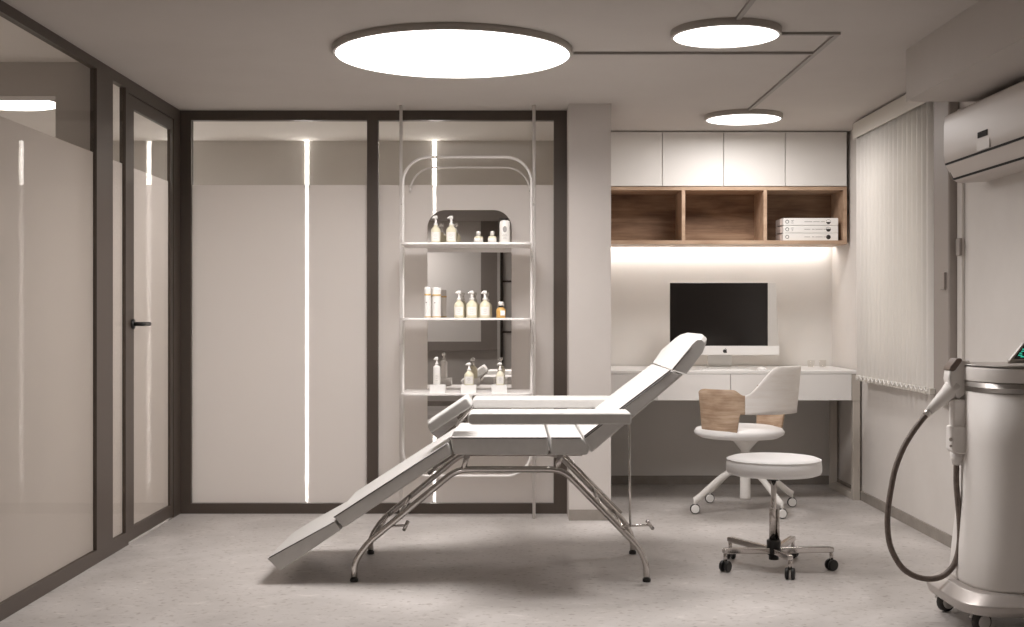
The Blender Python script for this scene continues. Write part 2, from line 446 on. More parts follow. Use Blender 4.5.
track(1.45, 1.472, 5.598, 7.69, 'long grey track running back to the lamp by the cabinets')
track(.952, .974, 3.0, 5.33, 'grey track running towards the viewer from the small near lamp')

# light strips set in the hall's back wall
for px, lab in ((307, 'vertical light strip seen through the left pane of the back glazing'), (434.5, 'vertical light strip seen behind the display rack'), (181, 'vertical light strip at the far left corner behind the dark post')):
    X = wx(px, YB)
    t = tag(link('light_strip', BX(X - .010, X + .010, YB - .003, YB - .001, .003, H), M['led']), lab, 'light strip', 'vertical light strips in the hall')

# ------------------------------------------------------------------ treatment bed
YF, YR = 5.72, 6.50
bed = empty('treatment_bed', (wx(500, 6.1), 6.11, 0), 'long pale grey reclined treatment bed on bent chrome tube legs', 'bed')
def Q(px, py, Y=YF): return (wx(px, Y), wz(py, Y))
def cushion(name, poly, y0=YF, y1=YR, r=.012, m='leather', seg=4, parent=None, corner=None):
    bm = prism(bmesh.new(), poly, 'y', y0, y1)
    bmesh.ops.recalc_face_normals(bm, faces=bm.faces)
    if corner:     # rounds chosen edges far more: corner(edge) -> True
        es = [e for e in bm.edges if corner(e)]
        bmesh.ops.bevel(bm, geom=es, offset=corner.r, segments=8, profile=.5, affect='EDGES')
    return link(name, bm, M[m], parent or bed, bevel=r)
def pipe(parent, pts, y, r=.0028):
    link('piping', TB([(p[0], y, p[1]) for p in pts], r, 8), M['piping'], parent, smooth=True)

seat1 = [Q(449.8, 437.2), Q(548.5, 437.2), Q(548.5, 455), Q(453.5, 455)]
seat2 = [Q(550.5, 437.2), Q(581.3, 437.2), Q(590, 446.5), Q(588, 455), Q(550.5, 455)]
c = cushion('seat_cushion', seat1); pipe(c, [Q(450.5, 437.9), Q(548, 437.9)], YF - .0005)
c = cushion('seat_cushion', seat2); pipe(c, [Q(551, 437.9), Q(581, 437.9)], YF - .0005)
back = [Q(583, 436.8), Q(670.8, 370.2), Q(684, 374.6), Q(591, 453.5)]
# keep the thickness of the backrest even: lower edge runs parallel
c = cushion('backrest', back); pipe(c, [Q(584.6, 438), Q(671.5, 371.6)], YF - .0005)
pipe(c, [Q(584, 436.4), Q(670.8, 370)], YF + .004)
# headrest: rounded end in profile, rounded outer corners in plan
def headrest():
    bm = bmesh.new()
    pr0 = [Q(671.8, 369.4), Q(695.2, 341.5), Q(701, 336.0), Q(706.5, 334.6), Q(710, 337.6), Q(709.3, 342.5), Q(706, 349), Q(686.6, 373.6)]
    n = 14; rings = []
    ax = Vector((pr0[3][0] - pr0[0][0], pr0[3][1] - pr0[0][1])); L = ax.length; ax.normalize()
    for i in range(n + 1):
        y = YF + (YR - YF) * i / n
        e = min(y - YF, YR - y); R = .17
        pull = 0 if e >= R else (R - math.sqrt(max(R * R - (R - e) ** 2, 0)))
        ring = []
        if y < YF + R: pull *= .22
        for (x, z) in pr0:
            d = (Vector((x - pr0[0][0], z - pr0[0][1])).dot(ax)) / L
            d = max(0, d); k = pull * (d ** 2) * .9
            ring.append(bm.verts.new((x - ax.x * k, y, z - ax.y * k)))
        rings.append(ring)
    m = len(pr0)
    for a, b in zip(rings, rings[1:]):
        for k in range(m): bm.faces.new((a[k], a[(k + 1) % m], b[(k + 1) % m], b[k]))
    bm.faces.new(rings[0]); bm.faces.new(rings[-1][::-1])
    return bm
c = link('headrest', headrest(), M['leather'], bed, bevel=.010)
pipe(c, [Q(673, 369.5), Q(684, 356.2), Q(691.5, 347.6)], YF - .0005, .0022)
leg_ = [Q(448.2, 442.4), Q(452.3, 454.6), Q(343.6, 528.2), Q(333, 516.8)]
c = cushion('leg_rest', leg_); pipe(c, [Q(447.2, 443.8), Q(333.8, 517.4)], YF - .0005)
# foot rest: outer corners rounded in plan
def footrest():
    bm = bmesh.new()
    a, b_, c_, d = [Vector(q) for q in (Q(334.6, 521.2), Q(265.8, 559.2), Q(278.5, 571.6), Q(341, 529.8))]   # top near, top end, bottom end, bottom near
    n = 22; rings = []; ax = (b_ - a).normalized(); R = .15
    for i in range(n + 1):
        t = i / n; y = YF + (YR - YF) * (.5 - .5 * math.cos(PI * t))
        e = min(y - YF, YR - y)
        pull = 0 if e >= R else (R - math.sqrt(max(R * R - (R - e) ** 2, 0)))
        if y < YF + R: pull *= .05
        rings.append([bm.verts.new((p.x, y, p.y)) for p in (a, b_ - ax * pull, c_ - ax * pull, d)])
    for p, q in zip(rings, rings[1:]):
        for k in range(4): bm.faces.new((p[k], p[(k + 1) % 4], q[(k + 1) % 4], q[k]))
    bm.faces.new(rings[0]); bm.faces.new(rings[-1][::-1])
    return bm
c = link('foot_rest', footrest(), M['leather'], bed, bevel=.012)
pipe(c, [Q(333.6, 522.3), Q(269.5, 557.6)], YF - .0005)
# arm rests
def armrest(y0, y1, x0, x1, z0, z1, label=None):
    bm = bmesh.new(); prism(bm, rrect(x0, x1, z0, z1, (.022, .010, .010, .022), 5), 'y', y0, y1)
    return link('armrest', bm, M['leather'], bed, bevel=.010)
armrest(5.49, 5.715, -.195, .525, .750, .802)
armrest(6.44, 6.68, -.207, .560, .750, .802)
pad = [Q(427.3, 423.2, 5.76), Q(465.8, 396.9, 5.76), Q(472.6, 406.2, 5.76), Q(430.3, 433.5, 5.76)]
cushion('armrest', pad, 5.76, 6.02, r=.012)
# frame
def legtube(Y):
    xs = [-.729, -.729, -.672, -.255, .235, .590, .622, .622]
    zs = [.012, .085, .175, .519, .519, .155, .075, .012]
    return fillet([(x, Y, z) for x, z in zip(xs, zs)], [.05, .07, .06, .06, .07, .05], 6)
for Y in (5.775, 6.445):
    link('leg_frame', TB(legtube(Y), .0148, 14), M['chrome'], bed, smooth=True)
    # slimmer second tube that follows each leg on its inner side
    pR = [(.565, Y + .03, .205), (.205, Y + .03, .575)]
    if Y > 6: link('brace', TB(pR, .010, 12), M['chrome'], bed, smooth=True)
    for x in (-.729, .622):
        link('rubber_foot', LT((x, Y, 0), [(.018, 0), (.019, .003), (.019, .014), (.016, .017)], 16), M['black'], bed, smooth=True)
    for x, z in ((-.225, .519), (.205, .519)):
        link('support_bracket', TB([(x, Y, z), (x + .022, Y, .594)], .013, 10), M['chrome'], bed, smooth=True)
for x, z in ((-.525, .296), (-.635, .205), (.418, .331), (.522, .225)):
    link('crossbar', TB([(x, 5.775, z), (x, 6.445, z)], .009, 10), M['chrome'], bed, smooth=True)
for y in (5.86, 6.36): link('under_frame', TB([(-.20, y, .582), (.33, y, .582)], .011, 10), M['chrome'], bed, smooth=True)
for y in (5.98, 6.25): link('leg_rest_rail', TB([(-.40, y, .472), (-.26, y, .572)], .009, 10), M['chrome'], bed, smooth=True)
for y in (5.82, 5.95): link('armrest_support', TB([P(472, 407, y), P(456, 426, y)], .007, 8), M['chrome'], bed, smooth=True)
link('armrest_rod', TB([(.528, 5.64, .775), (.533, 5.66, .45), (.537, 5.68, .27)], .0055, 10), M['chrome'], bed, smooth=True)
bm = TB([(.500, 5.68, .272), (.628, 5.68, .278)], .0055, 10); tube(bm, [(.612, 5.66, .298), (.642, 5.70, .258)], .0085, 10)
tube(bm, [(.520, 5.68, .272), (.522, 5.80, .235)], .006, 8)
link('lever', bm, M['chrome'], bed, smooth=True)
bm = TB([(-.60, 5.84, .245), (-.495, 5.84, .249)], .0055, 10); tube(bm, [(-.507, 5.84, .225), (-.485, 5.84, .270)], .0085, 10)
link('lever', bm, M['chrome'], bed, smooth=True)

# ------------------------------------------------------------------ rolling stool
SX, SY = 1.277, 6.10
st = empty('rolling_stool', (SX, SY, 0), 'round white padded stool on a chrome five-arm wheeled base', 'stool')
s = link('seat', LT((SX, SY, .455), [(.205, 0), (.222, .006), (.230, .018), (.230, .045), (.227, .066), (.219, .078), (.205, .084), (.12, .087), (.04, .088)], 64), M['stool_leather'], st, smooth=True)
link('piping', TB([(SX + .2255 * math.cos(a), SY + .2255 * math.sin(a), .5285) for a in [2 * PI * k / 64 for k in range(64)]], .003, 6, closed=True), M['stool_leather'], s, smooth=True)
link('seat_mount', LT((SX, SY, .425), [(.022, 0), (.03, .012), (.03, .03)], 20), M['black'], st, smooth=True)
link('gas_column', LT((SX, SY, .13), [(.013, 0), (.013, .30)], 16), M['chrome'], st, smooth=True)
link('column_sleeve', tube(LT((SX - .006, SY, .12), [(.016, 0), (.016, .165), (.012, .175)], 18), [(SX + .021, SY, .12), (SX + .021, SY, .285)], .008, 12), M['chrome'], st, smooth=True)
link('hub', LT((SX, SY, .040), [(.024, 0), (.024, .02), (.034, .026), (.034, .092), (.030, .097)], 24), M['black'], st, wn=True)
for k in range(5):
    a = math.radians(-86 + 72 * k); d = Vector((math.cos(a), math.sin(a), 0)); q = Vector((-d.y, d.x, 0)); c0 = Vector((SX, SY, 0))
    bm = bmesh.new(); R0, R1 = .030, .285
    v = []
    for (R, hw, z0, z1) in ((R0, .015, .070, .100), (R1 - .02, .013, .086, .114), (R1, .013, .090, .110)):
        for sgn, z in ((-1, z0), (1, z0), (1, z1), (-1, z1)): v.append(bm.verts.new(c0 + d * R + q * hw * sgn + Vector((0, 0, z))))
    for i in (0, 4):
        for j in range(4): bm.faces.new((v[i + j], v[i + (j + 1) % 4], v[i + 4 + (j + 1) % 4], v[i + 4 + j]))
    bm.faces.new(v[0:4][::-1]); bm.faces.new(v[8:12])
    lg = link('leg', bm, M['chrome'], st, bevel=.004)
    e = c0 + d * (R1 - .012)
    link('caster_stem', LT((e.x, e.y, .045), [(.0095, 0), (.0095, .050)], 12), M['chrome'], lg, smooth=True)
    ax = Vector((math.cos(a + 1.2 + k), math.sin(a + 1.2 + k), 0))
    bm = wheel(bmesh.new(), (e.x - ax.x * .014, e.y - ax.y * .014, .027), ax, .027, .018); wheel(bm, (e.x + ax.x * .014, e.y + ax.y * .014, .027), ax, .027, .018)
    link('caster', bm, M['black'], lg, wn=True)

# ------------------------------------------------------------------ desk chair
DX, DY = 1.470, 7.88
ch = empty('desk_chair', (DX, DY, 0), 'swivel chair with bent wood shell back and white seat at the desk', 'chair')
link('seat', LT((DX - .038, DY, .455), [(.16, 0), (.240, .008), (.277, .028), (.282, .045), (.268, .064), (.22, .078), (.12, .083), (.04, .084)], 48), M['stool_leather'], ch, smooth=True)
link('seat_mount', LT((DX, DY, .35), [(.026, 0), (.028, .03), (.075, .085), (.10, .105)], 24), M['chairwhite'], ch, smooth=True)
link('column', LT((DX, DY, .07), [(.032, 0), (.034, .02), (.032, .17), (.024, .18), (.024, .30)], 24), M['chairwhite'], ch, smooth=True)
def smooth(t): t = max(0, min(1, t)); return t * t * (3 - 2 * t)
def shell(u0, u1, pale):
    n = 60; bm = bmesh.new(); prev = None; zc = lambda y: wz(y, 7.62)
    cx, cy = wx(750, 7.75), DY - .0
    for i in range(n + 1):
        u = u0 + (u1 - u0) * i / n; au = abs(u); th = math.radians(320 + u)
        # heights along the shell: high back, dip, side wing that reaches down to the seat
        top = .916 - .175 * smooth((au - 24) / 38) if au < 62 else .741 + .034 * smooth((au - 62) / 12)
        bot = .625
        if au > 60: bot = .625 - .145 * smooth((au - 66) / 6)
        if au > 112: top -= .10 * ((au - 112) / 14) ** 2 * .3
        row = []
        for j in range(9):
            t = j / 8; z = bot + (top - bot) * t
            r = .290 + .042 * (z - .45) / .45
            row.append(bm.verts.new((cx + r * math.cos(th), cy + r * .93 * math.sin(th), z)))
        if prev:
            for j in range(8): bm.faces.new((prev[j], row[j], row[j + 1], prev[j + 1]))
        prev = row
    return bm
def shellobj(name, u0, u1, m):
    o = link(name, shell(u0, u1, False), M[m], ch, smooth=True)
    sd = o.modifiers.new('thick', 'SOLIDIFY'); sd.thickness = .014; sd.offset = 0
    return o
b = shellobj('backrest', -61, 61, 'chairwood_glare'); b['label'] = 'back panel of the shell, glare painted in near-white'
shellobj('side_wing', -124, -61, 'chairwood'); shellobj('side_wing', 61, 107, 'chairwood')
for (cxp, cyp) in ((1.133, 7.74), (1.633, 7.56), (1.796, 8.02), (1.295, 8.19)):
    e = Vector((cxp, cyp, 0)); c0 = Vector((DX, DY, 0)); d = (e - c0).normalized(); q = Vector((-d.y, d.x, 0)); L = (e - c0).length
    pts = [c0 + d * .03 + Vector((0, 0, .285)), c0 + d * (L * .45) + Vector((0, 0, .225)), c0 + d * (L - .02) + Vector((0, 0, .095)), e + Vector((0, 0, .085))]
    lg = link('leg', TB(fillet(pts, .06, 4), .021, 12, flat=.75), M['chairwhite'], ch, smooth=True)
    link('caster_stem', TB([e + Vector((0, 0, .05)), e + Vector((0, 0, .10))], .009, 10), M['chairwhite'], lg, smooth=True)
    ax = Vector((.25, -1, 0))
    bm = wheel(bmesh.new(), e + Vector((.0, -.012, .032)), ax, .0265, .016); wheel(bm, e + Vector((0, .012, .032)), ax, .0265, .016)
    link('caster', bm, M['keys'], lg, wn=True)
    link('caster_tyre', wheel(bmesh.new(), e + Vector((0, 0, .0325)), ax, .0315, .022), M['rubber'], lg, wn=True)

# ------------------------------------------------------------------ desk
DF, DT = 8.31, .862
dk = empty('desk', ((PX1 + XR) / 2, 8.7, 0), 'long white built-in desk with drawers spanning the recess', 'desk')
X0d, X1d = PX1 + .012, XR - .014
link('desktop', BX(X0d, X1d, DF, YB - .014, DT - .022, DT), M['white'], dk, bevel=.003)
link('desk_body', BX(X0d, X1d, DF + .022, DF + .5, .663, DT - .022), M['white'], dk)
for x0, x1 in ((X0d, wx(657, DF)), (wx(657, DF), wx(730.7, DF)), (wx(730.7, DF), wx(795, DF)), (wx(795, DF), wx(852, DF))):
    link('drawer', BX(x0 + .002, x1 - .002, DF + .001, DF + .021, .664, DT - .024), M['white'], dk, bevel=.002)
link('end_panel', BX(wx(852, DF), X1d, DF + .001, DF + .021, .662, DT - .024), M['taupe'], dk, bevel=.002, label='taupe end panel')
for xr in (X1d, X0d + .05):
    bm = BX(xr - .048, xr, DF + .004, DF + .052, 0, .662)
    link('leg', bm, M['taupe'], dk, bevel=.003)
    link('leg', BX(xr - .048, xr, 8.90, 8.95, 0, .84), M['taupe'], dk, bevel=.003)
    link('foot_rail', BX(xr - .048, xr, DF + .052, 8.90, 0, .045), M['taupe'], dk, bevel=.003)
    link('side_rail', BX(xr - .048, xr, DF + .5, 8.90, .80, DT - .022), M['taupe'], dk)

# computer
MY = 8.75
mon = empty('desktop_computer', (wx(724.5, MY), MY + .03, DT), 'large black-screened all-in-one desktop computer with white chin on the desk', 'computer')
x0, x1, z0, z1 = wx(669.6, MY), wx(779.2, MY), wz(355, MY), wz(282.6, MY)
zc = wz(345.8, MY)
bm = prism(bmesh.new(), [(x0, z0 + .006), (x0 + .006, z0), (x1 - .006, z0), (x1, z0 + .006), (x1 - .004, zc), (x1 - .024, z1), (x0, z1)], 'y', MY - .004, MY + .022)
link('case', bm, M['alu'], mon, bevel=.003)
link('screen', BX(x0 + .002, wx(767.6, MY), MY - .0065, MY - .0035, zc, z1 - .002), M['screen'], mon)  # screen stops short; the pale case strip beside it imitates glare on the glass
link('chin', BX(x0 + .001, x1 - .001, MY - .0075, MY - .0035, z0 + .001, zc), M['keys'], mon, bevel=.002)
# black fruit-shaped mark in the middle of the chin
lx, lz = wx(725, MY), wz(350.8, MY)
out = []
for k in range(28):
    a = 2 * PI * k / 28; r = .0155 * (1 + .06 * math.cos(2 * a)) ; x = r * math.cos(a) * .98; z = r * math.sin(a)
    if abs(x) < .006 and z > 0: z -= .003
    if abs(x) < .005 and z < 0: z += .002
    if x > .010 and abs(z - .002) < .007: x -= .0055
    out.append((lx + x, lz + z - .002))
bm = prism(bmesh.new(), out, 'y', MY - .0085, MY - .0074)
prism(bm, [(lx - .001, lz + .013), (lx + .004, lz + .015), (lx + .006, lz + .020), (lx + .001, lz + .018)], 'y', MY - .0085, MY - .0074)
link('emblem', bm, M['ink'], mon)
bm = prism(bmesh.new(), [(MY + .022, z0 + .10), (MY + .05, z0 + .05), (MY + .075, DT + .006), (MY + .068, DT + .006), (MY + .042, z0 + .02), (MY + .022, z0 + .03)], 'x', wx(709, MY), wx(733, MY))
link('stand', bm, M['alu'], mon, bevel=.002)
link('stand_foot', BX(wx(708, MY), wx(734, MY), MY - .06, MY + .09, DT, DT + .006), M['alu'], mon, bevel=.002)

kb = empty('keyboard', (wx(724, 8.46), 8.46, DT), 'slim white keyboard in front of the computer', 'keyboard')
link('keyboard_body', BX(wx(701, 8.46), wx(749, 8.46), 8.40, 8.51, DT, DT + .008), M['keys'], kb, bevel=.002)
bm = bmesh.new()
for r in range(5):
    for c in range(14):
        x = wx(701, 8.46) + .008 + c * .0222; box(bm, x, x + .018, 8.408 + r * .020, 8.424 + r * .020, DT + .008, DT + .011)
link('keys', bm, M['alu'], kb)
ms = sphere(bmesh.new(), (0, 0, 0), .034, 16, (.95, 1.5, .62))
for v in ms.verts: v.co.z = max(v.co.z, 0)
bmesh.ops.translate(ms, verts=ms.verts, vec=(wx(762, 8.44), 8.45, DT))
tag(link('mouse', ms, M['keys'], smooth=True), 'small white computer mouse right of the keyboard', 'mouse')
for i, (px, lab) in enumerate(((811, 'small clear drinking glass on the desk, the one closer to the chair'), (822.5, 'small clear drinking glass on the desk, the one closer to the window'))):
    Y = 8.85; X = wx(px, Y)
    bm = LT((X, Y, DT), [(.022, 0), (.027, .05)], 20)
    tag(link('drinking_glass', bm, M['glass'], smooth=True), lab, 'glass', 'small glasses on the desk')

# ------------------------------------------------------------------ wall cabinets, open shelf unit, binders
CF = 8.60
edges = [PX1 + .003, 1.034, 1.4555, 1.880, 2.305]
labs = ['white handleless wall cabinet beside the pier, partly hidden by it', 'white handleless wall cabinet, second from the pier', 'white handleless wall cabinet, second from the window', 'white handleless wall cabinet closest to the window']
for i in range(4):
    a, b_ = edges[i], edges[i + 1]
    t = empty('wall_cabinet', ((a + b_) / 2, CF + .2, 2.118), labs[i], 'cabinet', 'white wall cabinets under the ceiling')
    link('cabinet_body', BX(a, b_, CF + .02, YB - .001, 2.118, H - .002), M['white_matt'], t)
    link('door', BX(a + .0025, b_ - .0025, CF, CF + .0185, 2.120, H - .008), M['white_matt'], t, bevel=.0015)
uz0, uz1 = 1.721, 2.115
un = empty('open_shelf_unit', (1.45, CF + .2, uz0), 'oak open shelf unit with three compartments under the white cabinets', 'shelf')
T = .024
x0, x1 = PX1 + .003, 2.305
link('top_board', BX(x0, x1, CF, 9.0, uz1 - T, uz1), M['wood_edge'], un, bevel=.001)
link('bottom_board', BX(x0, x1, CF, 9.0, uz0, uz0 + T), M['wood_edge'], un, bevel=.001)
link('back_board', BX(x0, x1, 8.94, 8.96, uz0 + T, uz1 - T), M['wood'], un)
for xc in (x0 + T / 2, 1.180, 1.743, x1 - T / 2):
    link('divider', BX(xc - T / 2, xc + T / 2, CF + .0005, 8.94, uz0 + T, uz1 - T), M['wood_edge'], un, bevel=.001)
link('light_strip', BX(x0 + .02, x1 - .02, 9.02, 9.05, uz0 + .004, uz0 + .02), M['led_shelf'], un, label='bright light strip')
link('strip_bracket', BX(x0 + .02, x1 - .02, 8.99, 9.06, uz0 + .02, uz0 + .03), M['wood_edge'], un)
zb = uz0 + T
for i in range(3):
    Y0 = CF + .03; xa, xb = wx(783.4, Y0), wx(838.3, Y0); hz_ = .0525; z = zb + i * hz_
    lab = ['white binder at the bottom of the stack in the oak shelf', 'white binder in the middle of the stack in the oak shelf', 'white binder on top of the stack in the oak shelf'][i]
    t = empty('binder', ((xa + xb) / 2, Y0 + .12, z), lab, 'binder', 'white binders stacked in the oak shelf')
    link('cover', BX(xa, xb, Y0, Y0 + .25, z + .001, z + hz_ - .001), M['binder'], t, bevel=.003)
    link('page_block', BX(xa - .016, xa - .001, Y0 + .03, Y0 + .16, z + .004, z + hz_ - .006), M['paper'], t)
    bm = bmesh.new(); cz = z + hz_ / 2; f = Y0 - .0008
    # ring, short strokes, line of small words, half-filled disc
    ringp = [(xa + .026 + .011 * math.cos(2 * PI * k / 20), f, cz + .011 * math.sin(2 * PI * k / 20)) for k in range(20)]
    tube(bm, ringp, .0018, 6, closed=True)
    if i:
        for dz, w in ((.009, .018), (.0, .012), (-.009, .018 if i == 2 else .009)): box(bm, xa + .062 - w / 2, xa + .062 + w / 2, f - .0004, f + .0009, cz + dz - .001, cz + dz + .001)
    link('spine_marks', bm, M['ink'], t)
    bm = bmesh.new(); x = xa + .145
    for w in ([.055, .045, .03] if i == 2 else [.04, .0, .018, .05, .03]):
        if w: box(bm, x, x + w, f - .0004, f + .0009, cz - .0016, cz + .0016)
        x += w + .006
    link('spine_text', bm, M['greyink'], t)
    dx = xb - .068; bm = bmesh.new()
    pts = []; N = 20; frac = [PI * 2, PI * 1.15, PI * .95][i]
    a0 = 1.5 * PI - frac / 2
    for k in range(N + (0 if i == 0 else 1)):
        a = a0 + frac * k / N; pts.append((dx + .0155 * math.cos(a), cz - .001 + .0155 * math.sin(a)))
    prism(bm, pts, 'y', f - .0004, f + .0009)
    if i: tube(bm, [(dx + .0155 * math.cos(2 * PI * k / 20), f, cz + .0155 * math.sin(2 * PI * k / 20)) for k in range(20)], .0007, 6, closed=True)
    link('disc_mark', bm, M['ink'], t)

# ------------------------------------------------------------------ display rack and mirror
LY = 7.495
rk = empty('display_rack', (-.268, LY, 0), 'thin white tubular display rack with three shelves before the glazing', 'rack')
lx0, lx1, lz0, lz1 = -.6536, .117, .267, 2.179
loop = rrect(lx0, lx1, lz0, lz1, (.15, .15, .155, .155), 10)
link('loop_frame', TB([(x, LY, z) for x, z in loop], .0085, 10, closed=True), M['rackwhite'], rk, smooth=True)
refl_arch = [q for q in rrect(wx(410, 7.72), wx(530, 7.72), 1.6, 2.146, (.01, .01, .15, .15), 10) if q[1] > 1.9]
link('loop_reflection', TB([(refl_arch[0][0], 7.74, 2.035)] + [(x, 7.74, z) for x, z in refl_arch] + [(refl_arch[-1][0], 7.74, 2.035)], .006, 8), M['rackwhite'], rk, smooth=True)  # tube arch standing in for the loop's reflection in the clear glass
for px in (401, 534):
    X = wx(px, 7.56)
    link('pole', TB([(X, 7.56, 0), (X, 7.56, H)], .0095, 12), M['rackwhite'], rk, smooth=True)
for z in (.32, 1.06, 1.9):
    for px, xe in ((401, lx0), (534, lx1)):
        link('connector', TB([(wx(px, 7.56), 7.56, z), (xe, LY, z)], .005, 8), M['rackwhite'], rk, smooth=True)
SHZ = (1.654, 1.214, .776)
for z in SHZ:
    bm = bmesh.new(); o_ = rrect(lx0 + .004, lx1 - .004, 7.25, 7.69, (.06, .06, .01, .01), 6)
    prism(bm, o_, 'z', z - .012, z)
    link('shelf', bm, M['rackwhite'], rk, bevel=.002)
mx0, mx1 = wx(427.5, 7.72), wx(511.5, 7.72)
bm = prism(bmesh.new(), rrect(mx0, mx1, .46, 1.88, (.11, .11, .11, .11), 12), 'y', 7.72, 7.728)
tag(link('mirror', bm, M['mirror']), 'tall frameless mirror with rounded corners behind the display rack', 'mirror')
bm = prism(bmesh.new(), rrect(mx0, mx1, .46, 1.88, (.11, .11, .11, .11), 12), 'y', 7.7285, 7.748)
o = link('mirror_backing', bm, M['rackwhite'], None)
o.parent = None
# backing belongs to the mirror
mir = bpy.data.objects['mirror']; w_ = o.location.copy(); o.parent = mir; o.location = w_ - mir.location

# ------------------------------------------------------------------ bottles and boxes on the rack
BY = 7.40
def bottle(px0, px1, ytop, z, label, kind, Y=BY, cat='bottle', group=None):
    """one container; measured width and height in the picture give its real size at depth Y"""
    X = wx((px0 + px1) / 2, Y); r = (px1 - px0) * Y / F / 2; h = wz(ytop, Y) - z
    t = empty(kind, (X, Y, z), label, cat, group)
    return t, X, Y, r, h
def pump_bottle(px0, px1, ytop, z, label, body='cream', lab='label', Y=BY, group=None, slim=False):
    t, X, Y, r, h = bottle(px0, px1, ytop, z, label, 'pump_bottle', Y, group=group)
    hb = h * (.66 if not slim else .72)
    sh = (.88, .93, .96, .98) if slim else (.68, .78, .90, .94)
    link('body', LT((X, Y, z), [(r * .92, 0), (r, .004), (r, hb * sh[0]), (r * .93, hb * sh[1]), (r * .6, hb * sh[2]), (r * .4, hb * sh[3]), (r * .4, hb)], 20), M[body], t, smooth=True)
    bm = bmesh.new(); n = 10; prev = None
    for k in range(n + 1):
        a = -PI / 2 + (k / n - .5) * 1.9
        row = [bm.verts.new((X + (r + .0008) * math.cos(a), Y + (r + .0008) * math.sin(a), z + hb * q)) for q in (.14, .62)]
        if prev: bm.faces.new((prev[0], row[0], row[1], prev[1]))
        prev = row
    link('label_sticker', bm, M[lab], t, smooth=True)
    bm = bmesh.new()
    for q, w in ((.5, .5), (.44, .7), (.36, .4), (.26, .6)): box(bm, X - r * w * .6, X + r * w * .6, Y - r - .0016, Y - r - .0008 + r * .05, z + hb * q - .0006, z + hb * q + .0006)
    link('label_print', bm, M['greyink'], t)
    bm = LT((X, Y, z + hb), [(r * .46, 0), (r * .46, h * .06), (r * .22, h * .08), (r * .22, h * .22)], 14)
    tube(bm, [(X, Y, z + h * .95), (X - r * .30, Y - r * .2, z + h * .955), (X - r * .62, Y - r * .5, z + h * .90)], h * .034, 8)
    lathe(bm, (X, Y, z + h * .88), [(r * .34, 0), (r * .40, h * .03), (r * .34, h * .12)], 12)
    link('pump', bm, M['bottlewhite'], t, smooth=True)
    return t
z1s, z2s, z3s = [z + .0006 for z in SHZ]
g1 = 'bottles on the top shelf of the rack'; g2 = 'bottles on the middle shelf of the rack'; g3 = 'bottles on the bottom shelf of the rack'
pump_bottle(431, 440.6, 215.7, z1s, 'cream pump bottle on the top shelf, closer to the rack pole', group=g1)
pump_bottle(446, 456.4, 215.9, z1s, 'cream pump bottle on the top shelf, second from the rack pole', group=g1)
def jar(px0, px1, ytop, z, label, group):
    t, X, Y, r, h = bottle(px0, px1, ytop, z, label, 'cosmetic_jar', cat='jar', group=group)
    link('body', LT((X, Y, z), [(r * .9, 0), (r, .003), (r, h * .5), (r * .9, h * .58)], 20), M['cream'], t, smooth=True)
    link('label_sticker', LT((X, Y, z + h * .1), [(r * 1.01, 0), (r * 1.01, h * .32)], 20), M['label'], t, smooth=True)
    link('cap', LT((X, Y, z + h * .58), [(r * .5, 0), (r * .5, h * .38), (r * .42, h * .42)], 16), M['alu'], t, smooth=True)
jar(474, 483, 231.2, z1s, 'small capped jar on the top shelf beside the two cream pump bottles', 'small jars on the top shelf')
jar(488, 496.4, 231.2, z1s, 'small capped jar on the top shelf beside the tall white bottle', 'small jars on the top shelf')
t, X, Y, r, h = bottle(499.5, 510.2, 218.6, z1s, 'wide white bottle with printed emblem and a peg reflection built as black bar on the top shelf', 'lotion_bottle')
link('body', LT((X, Y, z1s), [(r * .93, 0), (r, .004), (r, h * .82), (r * .85, h * .90), (r * .5, h * .93)], 20), M['label'], t, smooth=True)
link('cap', tube(LT((X, Y, z1s + h * .93), [(r * .5, 0), (r * .5, h * .07)], 14), [(X - r, Y, z1s + h * .985), (X + r * .7, Y, z1s + h * .985)], h * .025, 8), M['black'], t, smooth=True)  # black top bar imitates the wall peg mirrored behind this plain bottle
bm = prism(bmesh.new(), [(X + r * .38 * math.cos(2 * PI * k / 12), z1s + h * .56 + r * .6 * math.sin(2 * PI * k / 12)) for k in range(12)], 'y', Y - r - .0022, Y - r - .0006)
link('emblem', bm, M['greyink'], t)
bm = bmesh.new()
for q, w in ((.36, .6), (.30, .75), (.24, .5), (.18, .65)): box(bm, X - r * w * .6, X + r * w * .6, Y - r - .0018, Y - r, z1s + h * q - .0008, z1s + h * q + .0008)
link('label_print', bm, M['greyink'], t)
def can(px0, px1, ytop, z, label):
    t, X, Y, r, h = bottle(px0, px1, ytop, z, label, 'spray_can', cat='can', group='tall white cans with gold bands')
    link('body', LT((X, Y, z), [(r * .96, 0), (r, .003), (r, h * .93), (r * .94, h * .99), (r * .4, h)], 24), M['bottlewhite'], t, smooth=True)
    link('gold_band', LT((X, Y, z + h * .72), [(r * 1.015, 0), (r * 1.015, h * .055)], 24), M['gold'], t, smooth=True)
    link('gold_band', LT((X, Y, z + .004), [(r * 1.015, 0), (r * 1.015, h * .03)], 24), M['gold'], t, smooth=True)
    link('dark_dot', LT((X - r * .35, Y - r * .93, z + h * .48), [(.0028, 0), (.0028, .006)], 10), M['ink'], t)
can(424.4, 431, 286.8, z2s, 'narrow white can with gold band on the middle shelf, beside the rack pole')
can(432.3, 441, 287.4, z2s, 'wider white can with gold band on the middle shelf, beside the pump bottles')
for i, (a, b_) in enumerate(((454, 464), (466.2, 477.4), (479.6, 490.3))):
    pump_bottle(a, b_, 290.6, z2s, ['cream pump bottle on the middle shelf, beside the gold-banded cans', 'cream pump bottle on the middle shelf, between two like it', 'cream pump bottle on the middle shelf, beside the small amber bottle'][i], group=g2)
